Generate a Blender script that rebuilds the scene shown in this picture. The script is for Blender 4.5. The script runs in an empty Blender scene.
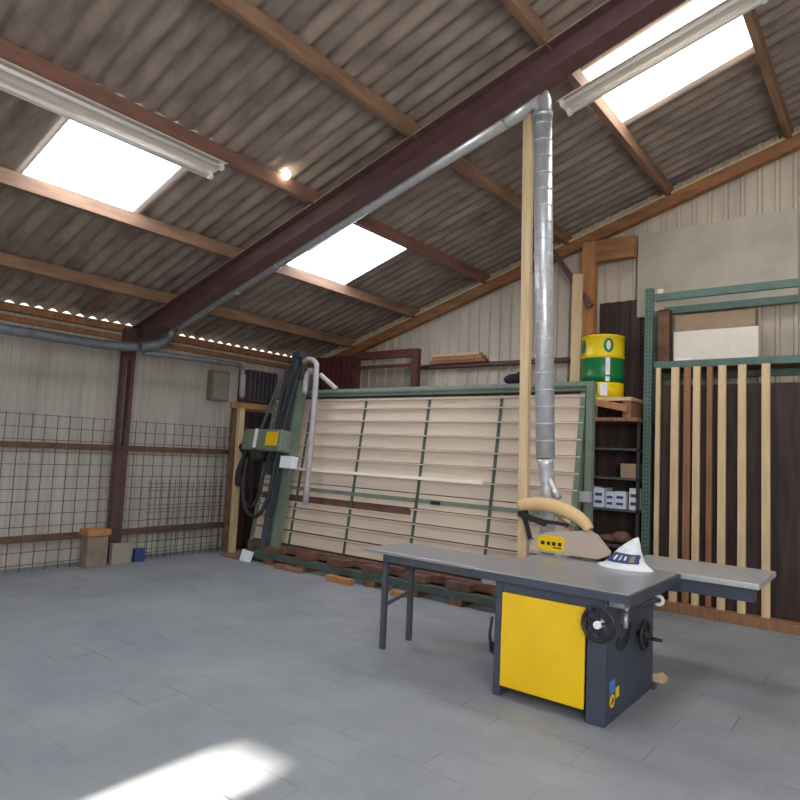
import bpy, bmesh, math, random
from mathutils import Vector, Matrix
random.seed(7)
C = bpy.context.scene.collection
V = Vector
PI = math.pi

# ------------------------------------------------------------------ materials
def lin(c):
    return tuple(((v/255)/12.92 if v/255 <= .04045 else ((v/255+.055)/1.055)**2.4) for v in c)

def mat(name, c, rough=.6, metal=0., var=.25, scale=6., bump=0., stretch=(1, 1, 1), spec=.4, c2=None):
    m = bpy.data.materials.new(name); m.use_nodes = True
    nt = m.node_tree; n = nt.nodes; L = nt.links
    b = n['Principled BSDF']
    b.inputs['Roughness'].default_value = rough
    b.inputs['Metallic'].default_value = metal
    b.inputs['Specular IOR Level'].default_value = spec
    tc = n.new('ShaderNodeTexCoord'); mp = n.new('ShaderNodeMapping')
    mp.inputs['Scale'].default_value = stretch
    L.new(tc.outputs['Object'], mp.inputs['Vector'])
    no = n.new('ShaderNodeTexNoise'); no.inputs['Scale'].default_value = scale
    no.inputs['Detail'].default_value = 5; no.inputs['Roughness'].default_value = .6
    L.new(mp.outputs['Vector'], no.inputs['Vector'])
    r = n.new('ShaderNodeValToRGB')
    a = lin(c); d = lin(c2) if c2 else tuple(x*(1-var) for x in a)
    e = a if c2 else tuple(min(1, x*(1+var*.7)) for x in a)
    r.color_ramp.elements[0].position = .32; r.color_ramp.elements[1].position = .7
    r.color_ramp.elements[0].color = (*d, 1); r.color_ramp.elements[1].color = (*e, 1)
    L.new(no.outputs['Fac'], r.inputs['Fac']); L.new(r.outputs['Color'], b.inputs['Base Color'])
    if bump:
        bp = n.new('ShaderNodeBump'); bp.inputs['Strength'].default_value = bump; bp.inputs['Distance'].default_value = .01
        L.new(no.outputs['Fac'], bp.inputs['Height']); L.new(bp.outputs['Normal'], b.inputs['Normal'])
    return m

def emis(name, c, s):
    m = bpy.data.materials.new(name); m.use_nodes = True
    nt = m.node_tree; b = nt.nodes['Principled BSDF']
    b.inputs['Base Color'].default_value = (.8, .8, .8, 1)
    b.inputs['Emission Color'].default_value = (*lin(c), 1); b.inputs['Emission Strength'].default_value = s
    return m

M = {}
M['roof'] = mat('roof_sheet', (140, 126, 116), .9, var=.42, scale=2.0, bump=.1, stretch=(1, 3, 1))
M['purlin'] = mat('purlin_wood', (138, 106, 84), .75, var=.4, scale=3, stretch=(4, .6, 4))
M['purlin_red'] = mat('purlin_wood_red', (130, 92, 82), .75, var=.3, scale=3, stretch=(4, .6, 4))
M['verge'] = mat('verge_wood', (150, 104, 68), .75, var=.4, scale=3, stretch=(.8, 4, 4))
M['steel_red'] = mat('oxide_steel', (92, 64, 66), .55, var=.25, scale=5)
M['steel_highlight'] = mat('oxide_steel_highlight', (150, 125, 112), .5, var=.25, scale=9)  # paler than the rafter: skylight on the flange put into the colour
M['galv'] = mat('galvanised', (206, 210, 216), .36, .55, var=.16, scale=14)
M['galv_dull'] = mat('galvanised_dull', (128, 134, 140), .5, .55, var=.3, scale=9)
M['clad'] = mat('gable_cladding', (194, 184, 170), .65, var=.2, scale=1.4, stretch=(2, 2, .4))
M['clad_left'] = mat('left_cladding', (186, 180, 172), .65, var=.2, scale=1.5, stretch=(2, 2, .4))
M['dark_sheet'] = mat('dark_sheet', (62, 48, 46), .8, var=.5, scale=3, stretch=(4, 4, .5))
M['pine'] = mat('pine', (212, 184, 144), .7, var=.2, scale=4, stretch=(6, 6, .5))
M['pine_dark'] = mat('pine_dark', (142, 100, 74), .75, var=.3, scale=4, stretch=(6, 6, .5))
M['orange_wood'] = mat('orange_wood', (176, 122, 76), .7, var=.25, scale=4, stretch=(6, 6, .5))
M['old_wood'] = mat('old_wood', (112, 80, 62), .85, var=.45, scale=6)
M['red_wood'] = mat('red_wood', (104, 72, 62), .85, var=.45, scale=6)
M['slat'] = mat('beige_board', (214, 196, 178), .7, var=.08, scale=2.5, stretch=(.5, 3, 3))
M['ledge'] = mat('pale_ledge', (244, 236, 226), .6, var=.1, scale=4, stretch=(.5, 3, 3))
M['green'] = mat('machine_green', (108, 124, 110), .5, var=.22, scale=6)
M['green_dk'] = mat('machine_green_dark', (72, 84, 76), .55, var=.3, scale=6)
M['rack_green'] = mat('rack_green', (82, 108, 100), .5, var=.2, scale=8)
M['black'] = mat('black_plastic', (30, 30, 34), .45, var=.3, scale=9)
M['vent'] = mat('dark_vent', (78, 72, 78), .7, var=.3, scale=9)
M['rubber'] = mat('rubber', (44, 43, 46), .7, var=.3, scale=9)
M['bluegrey'] = mat('bluegrey_steel', (70, 76, 84), .5, var=.25, scale=8)
M['cabinet'] = mat('saw_paint', (59, 65, 82), .48, var=.15, scale=5)
M['yellow'] = mat('yellow_paint', (232, 190, 10), .42, var=.08, scale=3)
M['iron'] = mat('cast_iron', (158, 159, 163), .34, .4, var=.18, scale=9, stretch=(.5, 4, 1))
M['alu'] = mat('aluminium', (196, 198, 202), .38, .6, var=.1, scale=12)
M['tan'] = mat('tan_plastic', (214, 180, 128), .5, var=.1, scale=8)
M['white'] = mat('white_plastic', (236, 238, 242), .5, var=.05, scale=9)
M['offwhite'] = mat('offwhite_enamel', (224, 216, 206), .4, var=.06, scale=9)
M['paper_bag'] = mat('white_foil', (236, 240, 248), .45, var=.05, scale=20, bump=.3)
M['blue'] = mat('blue_print', (52, 66, 120), .5, var=.3, scale=30)
M['blue_lt'] = mat('blue_sticker', (70, 120, 205), .5, var=.1, scale=30)
M['pvc'] = mat('grey_pvc', (164, 157, 160), .45, var=.08, scale=9)
M['jd_green'] = mat('drum_green', (22, 112, 62), .35, var=.12, scale=6)
M['jd_yellow'] = mat('drum_yellow', (238, 206, 20), .35, var=.08, scale=6)
M['wire'] = mat('mesh_wire', (92, 90, 92), .6, .4, var=.2, scale=9)
M['box_blue'] = mat('carton_print', (208, 214, 230), .6, var=.1, scale=14)
M['carton'] = mat('carton', (150, 128, 104), .8, var=.15, scale=8)
M['maroon'] = mat('maroon_steel', (90, 52, 50), .6, var=.25, scale=6)
M['plasterboard'] = mat('grey_sheet', (172, 166, 154), .6, var=.18, scale=2)
M['cloth_blk'] = mat('black_cloth', (26, 28, 38), .9, var=.3, scale=9)
M['box_grey'] = mat('box_grey', (150, 143, 134), .6, var=.1, scale=6)
M['stub'] = mat('grey_wood', (132, 118, 102), .85, var=.3, scale=8)
M['redstuff'] = mat('rust_cloth', (118, 82, 76), .8, var=.4, scale=14)
M['tube'] = mat('unlit_tube', (240, 236, 232), .3, var=.03, scale=4)
M['sky'] = emis('skylight_panel', (236, 244, 255), 9.0)
M['sky_warm'] = emis('skylight_panel_warm', (255, 248, 238), 9.0)
M['bulb'] = emis('bulb_glow', (255, 246, 214), 12.0)

# acrylic guard
m = bpy.data.materials.new('smoked_acrylic'); m.use_nodes = True
nt = m.node_tree; b = nt.nodes['Principled BSDF']
b.inputs['Base Color'].default_value = (*lin((196, 180, 168)), 1); b.inputs['Roughness'].default_value = .15
b.inputs['Alpha'].default_value = .8
no = nt.nodes.new('ShaderNodeTexNoise'); no.inputs['Scale'].default_value = 20
bp = nt.nodes.new('ShaderNodeBump'); bp.inputs['Strength'].default_value = .05
nt.links.new(no.outputs['Fac'], bp.inputs['Height']); nt.links.new(bp.outputs['Normal'], b.inputs['Normal'])
M['acrylic'] = m

# floor: concrete pavers with faint joints
def floor_mat():
    m = bpy.data.materials.new('concrete_pavers'); m.use_nodes = True
    nt = m.node_tree; n = nt.nodes; L = nt.links; b = n['Principled BSDF']
    tc = n.new('ShaderNodeTexCoord'); mp = n.new('ShaderNodeMapping')
    L.new(tc.outputs['Object'], mp.inputs['Vector'])
    nw = n.new('ShaderNodeTexNoise'); nw.inputs['Scale'].default_value = 1.2
    L.new(mp.outputs['Vector'], nw.inputs['Vector'])
    br = n.new('ShaderNodeTexBrick')
    br.inputs['Scale'].default_value = 1; br.inputs['Brick Width'].default_value = .58; br.inputs['Row Height'].default_value = .29
    br.inputs['Mortar Size'].default_value = .006; br.inputs['Mortar Smooth'].default_value = .6
    br.inputs['Color1'].default_value = (*lin((138, 142, 147)), 1); br.inputs['Color2'].default_value = (*lin((148, 150, 153)), 1)
    br.inputs['Mortar'].default_value = (*lin((98, 101, 105)), 1)
    L.new(mp.outputs['Vector'], br.inputs['Vector'])
    n1 = n.new('ShaderNodeTexNoise'); n1.inputs['Scale'].default_value = 1.1; n1.inputs['Detail'].default_value = 8
    n1.inputs['Roughness'].default_value = .65
    L.new(mp.outputs['Vector'], n1.inputs['Vector'])
    # joints show only in places (dust fills the rest)
    msk = n.new('ShaderNodeValToRGB'); msk.color_ramp.elements[0].position = .46; msk.color_ramp.elements[1].position = .70
    n2 = n.new('ShaderNodeTexNoise'); n2.inputs['Scale'].default_value = 1.7; n2.inputs['Detail'].default_value = 3
    L.new(mp.outputs['Vector'], n2.inputs['Vector']); L.new(n2.outputs['Fac'], msk.inputs['Fac'])
    mx0 = n.new('ShaderNodeMix'); mx0.data_type = 'RGBA'
    mx0.inputs['A'].default_value = (*lin((143, 146, 150)), 1)
    L.new(msk.outputs['Color'], mx0.inputs['Factor']); L.new(br.outputs['Color'], mx0.inputs['B'])
    dust = n.new('ShaderNodeValToRGB'); dust.color_ramp.elements[0].position = .3; dust.color_ramp.elements[1].position = .72
    dust.color_ramp.elements[0].color = (.70, .72, .76, 1); dust.color_ramp.elements[1].color = (1.12, 1.12, 1.1, 1)
    L.new(n1.outputs['Fac'], dust.inputs['Fac'])
    mx = n.new('ShaderNodeMix'); mx.data_type = 'RGBA'; mx.blend_type = 'MULTIPLY'; mx.inputs['Factor'].default_value = 1
    L.new(mx0.outputs['Result'], mx.inputs['A']); L.new(dust.outputs['Color'], mx.inputs['B'])
    L.new(mx.outputs['Result'], b.inputs['Base Color'])
    b.inputs['Roughness'].default_value = .55; b.inputs['Specular IOR Level'].default_value = .35
    bp = n.new('ShaderNodeBump'); bp.inputs['Strength'].default_value = .25; bp.inputs['Distance'].default_value = .004
    L.new(br.outputs['Fac'], bp.inputs['Height']); bp.invert = True
    L.new(bp.outputs['Normal'], b.inputs['Normal'])
    return m
M['floor'] = floor_mat()

# ------------------------------------------------------------------ mesh builder
class MB:
    def __init__(s): s.bm = bmesh.new()
    def box(s, lo, hi, f=None):
        vs = [s.bm.verts.new(f(V((x, y, z))) if f else (x, y, z)) for x in (lo[0], hi[0]) for y in (lo[1], hi[1]) for z in (lo[2], hi[2])]
        for q in ((0, 1, 3, 2), (4, 6, 7, 5), (0, 4, 5, 1), (2, 3, 7, 6), (0, 2, 6, 4), (1, 5, 7, 3)):
            s.bm.faces.new([vs[i] for i in q])
        return s
    def beam(s, p0, p1, w, h, up=(0, 0, 1), f=None):
        """bar from p0 to p1 (centre line); w across, h along up"""
        p0, p1 = V(p0), V(p1); d = (p1-p0).normalized(); sd = d.cross(V(up)).normalized(); u = sd.cross(d).normalized()
        vs = []
        for p in (p0, p1):
            for a, c in ((-1, -1), (1, -1), (1, 1), (-1, 1)):
                q = p+sd*(a*w/2)+u*(c*h/2)
                vs.append(s.bm.verts.new(f(q) if f else q))
        for q in ((0, 3, 2, 1), (4, 5, 6, 7), (0, 1, 5, 4), (1, 2, 6, 5), (2, 3, 7, 6), (3, 0, 4, 7)):
            s.bm.faces.new([vs[i] for i in q])
        return s
    def tube(s, pts, r, n=12, caps=True, f=None):
        pts = [V(p) for p in pts]; rs = r if isinstance(r, (list, tuple)) else [r]*len(pts)
        rings = []; prev = None
        for i, p in enumerate(pts):
            d = (pts[min(i+1, len(pts)-1)]-pts[max(i-1, 0)]).normalized()
            if prev is None:
                a = V((0, 0, 1)) if abs(d.z) < .9 else V((1, 0, 0))
                u = d.cross(a).normalized()
            else:
                u = (prev-d*prev.dot(d)).normalized()
            prev = u; w = d.cross(u)
            ring = []
            for k in range(n):
                q = p+(u*math.cos(2*PI*k/n)+w*math.sin(2*PI*k/n))*rs[i]
                ring.append(s.bm.verts.new(f(q) if f else q))
            rings.append(ring)
        for a, b2 in zip(rings, rings[1:]):
            for k in range(n):
                s.bm.faces.new((a[k], a[(k+1) % n], b2[(k+1) % n], b2[k])).smooth = True
        if caps:
            s.bm.faces.new(rings[0][::-1]); s.bm.faces.new(rings[-1])
        return s
    def lathe(s, prof, c=(0, 0, 0), n=32, axis='z'):
        c = V(c); rings = []
        for r, h in prof:
            ring = []
            for k in range(n):
                a = 2*PI*k/n; x, y = r*math.cos(a), r*math.sin(a)
                ring.append(s.bm.verts.new(c+(V((x, y, h)) if axis == 'z' else V((x, h, y)) if axis == 'y' else V((h, x, y)))))
            rings.append(ring)
        for a, b2 in zip(rings, rings[1:]):
            for k in range(n):
                s.bm.faces.new((a[k], a[(k+1) % n], b2[(k+1) % n], b2[k])).smooth = True
        s.bm.faces.new(rings[0][::-1]); s.bm.faces.new(rings[-1])
        return s
    def torus(s, c, R, r, axis='y', n=28, k=10):
        c = V(c); e = {'x': (V((0, 1, 0)), V((0, 0, 1)), V((1, 0, 0))), 'y': (V((1, 0, 0)), V((0, 0, 1)), V((0, 1, 0))), 'z': (V((1, 0, 0)), V((0, 1, 0)), V((0, 0, 1)))}[axis]
        rings = []
        for i in range(n):
            a = 2*PI*i/n; d = e[0]*math.cos(a)+e[1]*math.sin(a)
            rings.append([s.bm.verts.new(c+d*(R+r*math.cos(2*PI*j/k))+e[2]*(r*math.sin(2*PI*j/k))) for j in range(k)])
        for i in range(n):
            a, b2 = rings[i], rings[(i+1) % n]
            for j in range(k):
                s.bm.faces.new((a[j], b2[j], b2[(j+1) % k], a[(j+1) % k])).smooth = True
        return s
    def prism(s, pts, off, f=None):
        off = V(off); a = [s.bm.verts.new(f(V(p)) if f else p) for p in pts]; b2 = [s.bm.verts.new(f(V(p)+off) if f else V(p)+off) for p in pts]
        s.bm.faces.new(a[::-1]); s.bm.faces.new(b2); n = len(pts)
        for i in range(n): s.bm.faces.new((a[i], a[(i+1) % n], b2[(i+1) % n], b2[i]))
        return s
    def ell(s, c, r, u=16, v=10):
        t = bmesh.ops.create_uvsphere(s.bm, u_segments=u, v_segments=v, radius=1, matrix=Matrix.Translation(V(c)) @ Matrix.Diagonal((*r, 1)))
        for x in t['verts']:
            for fc in x.link_faces: fc.smooth = True
        return s
    def build(s, name, m, parent=None, bevel=0., origin=None):
        me = bpy.data.meshes.new(name)
        bmesh.ops.recalc_face_normals(s.bm, faces=s.bm.faces)
        o = bpy.data.objects.new(name, me); C.objects.link(o)
        w = V((0, 0, 0)); p = parent
        while p is not None: w += p.location; p = p.parent
        if parent is None:
            if origin is None:
                lo = [min(v.co[i] for v in s.bm.verts) for i in range(3)]; hi = [max(v.co[i] for v in s.bm.verts) for i in range(3)]
                origin = ((lo[0]+hi[0])/2, (lo[1]+hi[1])/2, lo[2])
            o.location = origin; w = V(origin)
        for v in s.bm.verts: v.co -= w
        s.bm.to_mesh(me); s.bm.free()
        me.materials.append(M[m] if isinstance(m, str) else m)
        o.parent = parent
        if bevel:
            md = o.modifiers.new('edge', 'BEVEL'); md.width = bevel; md.segments = 2; md.limit_method = 'ANGLE'
        return o

def tag(o, label, cat=None, group=None, kind=None):
    o['label'] = label
    if cat: o['category'] = cat
    if group: o['group'] = group
    if kind: o['kind'] = kind
    return o
def thing(name, loc, label, cat, group=None, kind=None):
    o = bpy.data.objects.new(name, None); C.objects.link(o); o.location = loc; o.empty_display_size = .1
    return tag(o, label, cat, group, kind)
def copy_tree(o, parent=None):
    c = o.copy(); C.objects.link(c); c.parent = parent
    for ch in [x for x in bpy.data.objects if x.parent == o]: copy_tree(ch, c)
    return c
def arc(c, r, a0, a1, e0, e1, n=8):
    c, e0, e1 = V(c), V(e0), V(e1)
    return [c+e0*(r*math.cos(a0+(a1-a0)*i/n))+e1*(r*math.sin(a0+(a1-a0)*i/n)) for i in range(n+1)]
def bez(pts, n=8):
    """smooth Catmull-Rom line through the points"""
    P = [V(p) for p in pts]; P = [2*P[0]-P[1]]+P+[2*P[-1]-P[-2]]; out = []
    for i in range(1, len(P)-2):
        for k in range(n):
            t = k/n; a, b2, c, d = P[i-1:i+3]
            out.append(.5*((2*b2)+(c-a)*t+(2*a-5*b2+4*c-d)*t*t+(3*b2-a-3*c+d)*t**3))
    out.append(P[-2]); return out

# ------------------------------------------------------------------ camera
F = V((0, 0, 1.65))
yaw, pit, rol = math.radians(38.169), math.radians(4.666), math.radians(2.675)
fw = V((-math.sin(yaw)*math.cos(pit), math.cos(yaw)*math.cos(pit), math.sin(pit)))
rt = V((math.cos(yaw), math.sin(yaw), 0)); up = rt.cross(fw)
r2 = rt*math.cos(rol)+up*math.sin(rol); u2 = up*math.cos(rol)-rt*math.sin(rol)
cam = bpy.data.cameras.new('camera'); cam.sensor_width = 36; cam.lens = 28.8; cam.clip_end = 200; cam.clip_start = .02
co = bpy.data.objects.new('camera', cam); C.objects.link(co)
co.matrix_world = Matrix(((r2.x, u2.x, -fw.x, F.x), (r2.y, u2.y, -fw.y, F.y), (r2.z, u2.z, -fw.z, F.z), (0, 0, 0, 1)))
bpy.context.scene.camera = co

# ------------------------------------------------------------------ the shed
XL, YB, XR, YF = -8.65, 8.5, 4.0, -1.6
def zp(x): return 5.8+.3*x                 # underside of the purlins
PD = .15                                    # purlin depth (vertical)
PX = [-7.75, -6.38, -5.04, -3.72, -2.35, -1.02, .31, 1.64, 2.97]
LAM, AMP = .177, .021

tag(MB().box((XL-.3, YF-.6, -.1), (XR+.3, YB+.3, 0)).build('floor', 'floor', origin=(0, 0, 0)), 'grey concrete paver floor with faint joints', 'floor', kind='structure')

def wave(y): return AMP*math.cos(2*PI*y/LAM)
def sheet(mb, x0, x1, y0, y1, lift=0.0):
    n = max(4, round((y1-y0)/LAM*8)); prev = None
    for i in range(n+1):
        y = y0+(y1-y0)*i/n; w = wave(y)
        a = mb.bm.verts.new((x0, y, zp(x0)+PD+AMP+w-.004-lift)); c = mb.bm.verts.new((x1, y, zp(x1)+PD+AMP+w+.012-lift))
        if prev:
            fc = mb.bm.faces.new((prev[0], a, c, prev[1])); fc.smooth = True
        prev = (a, c)
edges = [-8.84]+[p+.035 for p in PX]+[XR+.3]
sky_cells = {(2, 2.32, 3.38): 'window_1', (2, 5.56, 6.62): 'window_2', (5, 5.50, 6.56): 'window_3', (2, -.6, .46): 'window_4', (5, 2.3, 3.36): 'window_5', (5, -.6, .46): 'window_6', (8, 2.3, 3.36): 'window_7', (8, 5.5, 6.56): 'window_8'}
SKYLAB = {'window_1': 'glowing translucent roof panel beside the long pale light fitting at upper left', 'window_2': 'glowing translucent roof panel just past the red rafter, middle of the roof',
          'window_3': 'glowing translucent roof panel above the light fitting at upper right', 'window_4': 'translucent roof panel low on the roof behind the camera', 'window_5': 'translucent roof panel overhead, out of view',
          'window_6': 'translucent roof panel behind the camera', 'window_7': 'translucent roof panel high on the roof', 'window_8': 'translucent roof panel by the right wall'}
mb = MB()
for i in range(len(edges)-1):
    x0, x1 = edges[i], edges[i+1]
    cuts = sorted((a, b2) for (k, a, b2) in sky_cells if k == i)
    y = YF-.3
    for a, b2 in cuts:
        sheet(mb, x0-.06 if i else x0, x1, y, a); y = b2
    sheet(mb, x0-.06 if i else x0, x1, y, YB+.2)
tag(mb.build('ceiling', 'roof', origin=(0, 0, 3)), 'grey brown corrugated fibre cement roof sheets', 'roof', kind='structure')
for (i, a, b2), nm in sky_cells.items():
    mb = MB(); sheet(mb, edges[i]-.06, edges[i+1]-.03, a-.02, b2+.02, 0.0)
    tag(mb.build(nm, 'sky_warm' if nm == 'window_3' else 'sky'), SKYLAB[nm], 'skylight', kind='structure')

ords = ['lowest, next to the eave', 'second up from the eave', 'third up from the eave, carrying the long light fitting', 'fourth up from the eave', 'fifth up from the eave, under the right skylight', 'sixth up from the eave', 'seventh up from the eave', 'eighth up from the eave', 'topmost']
for k, x in enumerate(PX):
    o = MB().box((x, YF, zp(x)+.002), (x+.07, YB-.06, zp(x)+PD-.004)).build('purlin', 'purlin_red' if k in (2,) else 'purlin', bevel=.004)
    tag(o, 'brown timber roof purlin, '+ords[k], 'roof beam', 'timber purlins under the roof sheets', 'structure')

# steel rafters (I sections) and column
def isec(mb, p0, p1, w, h, t=.014, tw=.01):
    p0, p1 = V(p0), V(p1); d = (p1-p0).normalized(); sd = d.cross(V((0, 0, 1))).normalized(); u = sd.cross(d)
    for k in (-1, 1):
        mb.beam(p0+u*(k*(h/2-t/2)), p1+u*(k*(h/2-t/2)), w, t)
    mb.beam(p0, p1, tw, h-2*t)
RY = 4.76
sl = math.atan(.3); RH = .25
def rz(x): return zp(x)-RH/2/math.cos(sl)
t = thing('roof_rafter', (-8.45, RY, 2.95), 'dark red steel rafter sloping up across the roof', 'beam', kind='structure')
mb = MB(); isec(mb, (-8.58, RY, rz(-8.58)), (XR, RY, rz(XR)), .20, RH); mb.build('beam_section', 'steel_red', t)
MB().beam((-8.55, RY-.098, zp(-8.55)-.006), (XR, RY-.098, zp(XR)-.006), .012, .016).build('flange_highlight', 'steel_highlight', t)  # pale strip painting the lit line along the top flange
t = thing('roof_rafter', (-8.1, -.6, 2.95), 'dark red steel rafter behind the camera', 'beam', kind='structure')
mb = MB(); isec(mb, (-8.2, -.6, rz(-8.2)), (XR, -.6, rz(XR)), .20, RH); mb.build('beam_section', 'steel_red', t)
CY = 4.63
t = thing('steel_column', (-8.48, CY, 0), 'dark red steel column against the left wall, under the rafter', 'column', kind='structure')
mb = MB()
mb.box((-8.57, CY-.085, 0), (-8.46, CY-.04, 3.2)); mb.box((-8.57, CY+.03, 0), (-8.46, CY+.085, 3.2)); mb.box((-8.49, CY-.04, 0), (-8.475, CY+.03, 1.56)); mb.box((-8.57, CY-.04, 2.75), (-8.46, CY+.03, 3.2))
mb.build('column_section', 'steel_red', t)
MB().box((-8.60, CY-.12, 0), (-8.40, CY+.12, .016)).build('base_plate', 'steel_red', t)

# cladding with trapezoid ribs
def clad_x(mb, x0, x1, y, z0, ztop, pitch=.185, d=.03, inward=-1):
    x = x0; pr = []
    while x < x1:
        for dx, k in ((0, 0), (.12, 0), (.135, 1), (.17, 1)):
            if x+dx*pitch/.185 <= x1: pr.append((x+dx*pitch/.185, y+inward*d*k))
        x += pitch
    pr.append((x1, y)); prev = None
    for px, py in pr:
        a = mb.bm.verts.new((px, py, z0)); c = mb.bm.verts.new((px, py, ztop(px)))
        if prev: mb.bm.faces.new((prev[0], a, c, prev[1]))
        prev = (a, c)
mb = MB(); clad_x(mb, XL-.02, XR, YB, 0, lambda x: zp(x)+PD+.02)
tag(mb.build('wall_back', 'clad', origin=(0, YB, 0)), 'beige ribbed metal gable wall', 'wall', kind='structure')
mb = MB(); y = YF; pr = []
while y < YB:
    for dy, k in ((0, 0), (.06, 0), (.07, 1), (.10, 1)):
        pr.append((XL+.018*k, y+dy))
    y += .11
prev = None
for px, py in pr:
    a = mb.bm.verts.new((px, min(py, YB), 0)); c = mb.bm.verts.new((px, min(py, YB), 3.24))
    if prev: mb.bm.faces.new((prev[0], a, c, prev[1]))
    prev = (a, c)
tag(mb.build('wall_left', 'clad_left', origin=(XL, 0, 0)), 'greyish ribbed metal eave wall on the left', 'wall', kind='structure')
tag(MB().box((XR, YF, 0), (XR+.1, YB, 7.2)).build('wall_right', 'clad'), 'plain wall out of view on the right', 'wall', kind='structure')
# front wall behind the camera with a narrow door opening
mb = MB(); DX0, DX1, DH = -2.93, -2.53, 2.25
mb.prism([(XL, YF, 0), (DX0, YF, 0), (DX0, YF, zp(DX0)+PD), (XL, YF, zp(XL)+PD)], (0, -.1, 0))
mb.prism([(DX1, YF, 0), (XR, YF, 0), (XR, YF, zp(XR)+PD), (DX1, YF, zp(DX1)+PD)], (0, -.1, 0))
mb.prism([(DX0, YF, DH), (DX1, YF, DH), (DX1, YF, zp(DX1)+PD), (DX0, YF, zp(DX0)+PD)], (0, -.1, 0))
tag(mb.build('wall_front', 'clad'), 'wall behind the camera with an open doorway', 'wall', kind='structure')

# eave beam, girts, verge beam, gable girt
WL = 'timber rails along the walls'
def srail(mb, m, name, label, cat='beam'):
    return tag(mb.build(name, m, bevel=.003), label, cat, kind='structure')
srail(MB().box((XL+.02, YF, 3.15), (XL+.10, YB, 3.25)), 'verge', 'eave_beam', 'orange brown timber beam along the top of the left wall')
srail(MB().box((XL+.035, YF, 3.03), (XL+.09, YB, 3.10)), 'verge', 'eave_rail', 'thin timber rail just below the beam on the left wall')
srail(MB().box((XL+.02, YF, 1.49), (XL+.08, YB-.1, 1.565)), 'old_wood', 'wall_rail', 'brown timber rail across the left wall at chest height')
srail(MB().box((XL+.02, YF, .32), (XL+.08, YB-.1, .40)), 'old_wood', 'wall_rail', 'brown timber rail low on the left wall above the floor')
mb = MB(); mb.prism([(-8.6, YB-.16, zp(-8.6)-.15), (XR, YB-.16, zp(XR)-.15), (XR, YB-.16, zp(XR)+.0), (-8.6, YB-.16, zp(-8.6)+.0)], (0, .11, 0))
srail(mb, 'verge', 'verge_beam', 'orange brown sloping timber along the top of the gable wall')
mb = MB(); mb.beam((-8.6, YB-.175, zp(-8.6)+.012), (XR, YB-.175, zp(XR)+.012), .02, .03)
srail(mb, 'pine', 'verge_batten', 'thin pale batten on the upper edge of the sloping gable timber')
srail(MB().box((-6.2, YB-.14, 3.02), (-3.3, YB-.03, 3.08)), 'maroon', 'gable_rail', 'dark red brown rail across the gable wall')
# short struts from the lowest purlin down to the eave
for y, w in ((4.0, 'left of the steel column'), (5.75, 'just past the rafter'), (7.2, 'nearest the far corner')):
    mb = MB(); mb.beam((-7.74, y, zp(-7.74)+.03), (-8.58, y-.02, 3.32), .05, .06)
    tag(mb.build('eave_strut', 'purlin'), 'short timber strut from lowest purlin to eave, '+w, 'strut', 'short struts at the eave', 'structure')

# ------------------------------------------------------------------ gable timber post, brace, panels
srail(MB().box((-3.40, 8.20, 0), (-3.22, 8.33, 4.62)), 'orange_wood', 'timber_column', 'orange timber post against the gable, reaching the roof', 'column')
tag(MB().box((-3.47, 8.06, 0), (-3.33, 8.10, 4.15)).build('timber_plank', 'pine', bevel=.003), 'pale plank standing in front of the orange gable post', 'plank')
tag(MB().beam((-3.80, 8.12, 4.55), (-3.22, 8.12, 3.70), .06, .07).build('diagonal_brace', 'steel_red'), 'dark diagonal brace running down from roof to orange post', 'brace', kind='structure')
srail(MB().box((-3.22, 8.20, 4.33), (-2.70, 8.32, 4.62)), 'verge', 'timber_block', 'red brown timber piece beside the top of the orange post')
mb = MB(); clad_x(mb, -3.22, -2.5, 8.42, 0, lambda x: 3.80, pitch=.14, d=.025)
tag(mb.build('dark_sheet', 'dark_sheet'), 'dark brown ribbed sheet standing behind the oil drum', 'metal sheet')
mb = MB(); mb.box((-2.70, 8.36, 3.55), (-.9, 8.39, 4.66))
tag(mb.build('wall_panel', 'plasterboard'), 'flat grey panel high on the gable above the green rack', 'panel')

# maroon frame and planks behind the panel saw
t = thing('steel_trestle', (-6.7, 8.05, 0), 'maroon steel frame standing behind the panel saw, open in the middle', 'frame')
MB().box((-7.35, 8.0, 0), (-7.25, 8.1, 3.30)).build('upright', 'maroon', t)
MB().box((-6.1, 8.0, 0), (-5.98, 8.1, 3.30)).build('upright', 'maroon', t)
MB().box((-7.25, 8.0, 3.18), (-6.1, 8.1, 3.30)).build('top_rail', 'maroon', t)
MB().box((-7.25, 8.02, 3.02), (-6.1, 8.08, 3.07)).build('cross_rail', 'maroon', t)
mb = MB(); clad_x(mb, -8.35, -7.38, 8.12, 0, lambda x: 3.28, pitch=.12, d=.05)
tag(mb.build('steel_sheet', 'maroon'), 'maroon ribbed sheet in the far corner behind the panel saw', 'metal sheet')
for k, (x0, x1, h, lab) in enumerate(((-5.96, -4.95, .055, 'bottom'), (-5.93, -5.0, .05, 'middle'), (-5.97, -5.06, .045, 'top'))):
    z = 3.081+.058*k
    tag(MB().box((x0, 8.32+.01*k, z), (x1, 8.46, z+h)).build('timber_plank', 'orange_wood' if k == 1 else 'pine_dark' if k == 0 else 'pine', bevel=.003), lab+' plank of the small stack lying on the gable rail', 'plank', 'planks on the gable rail')

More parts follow.
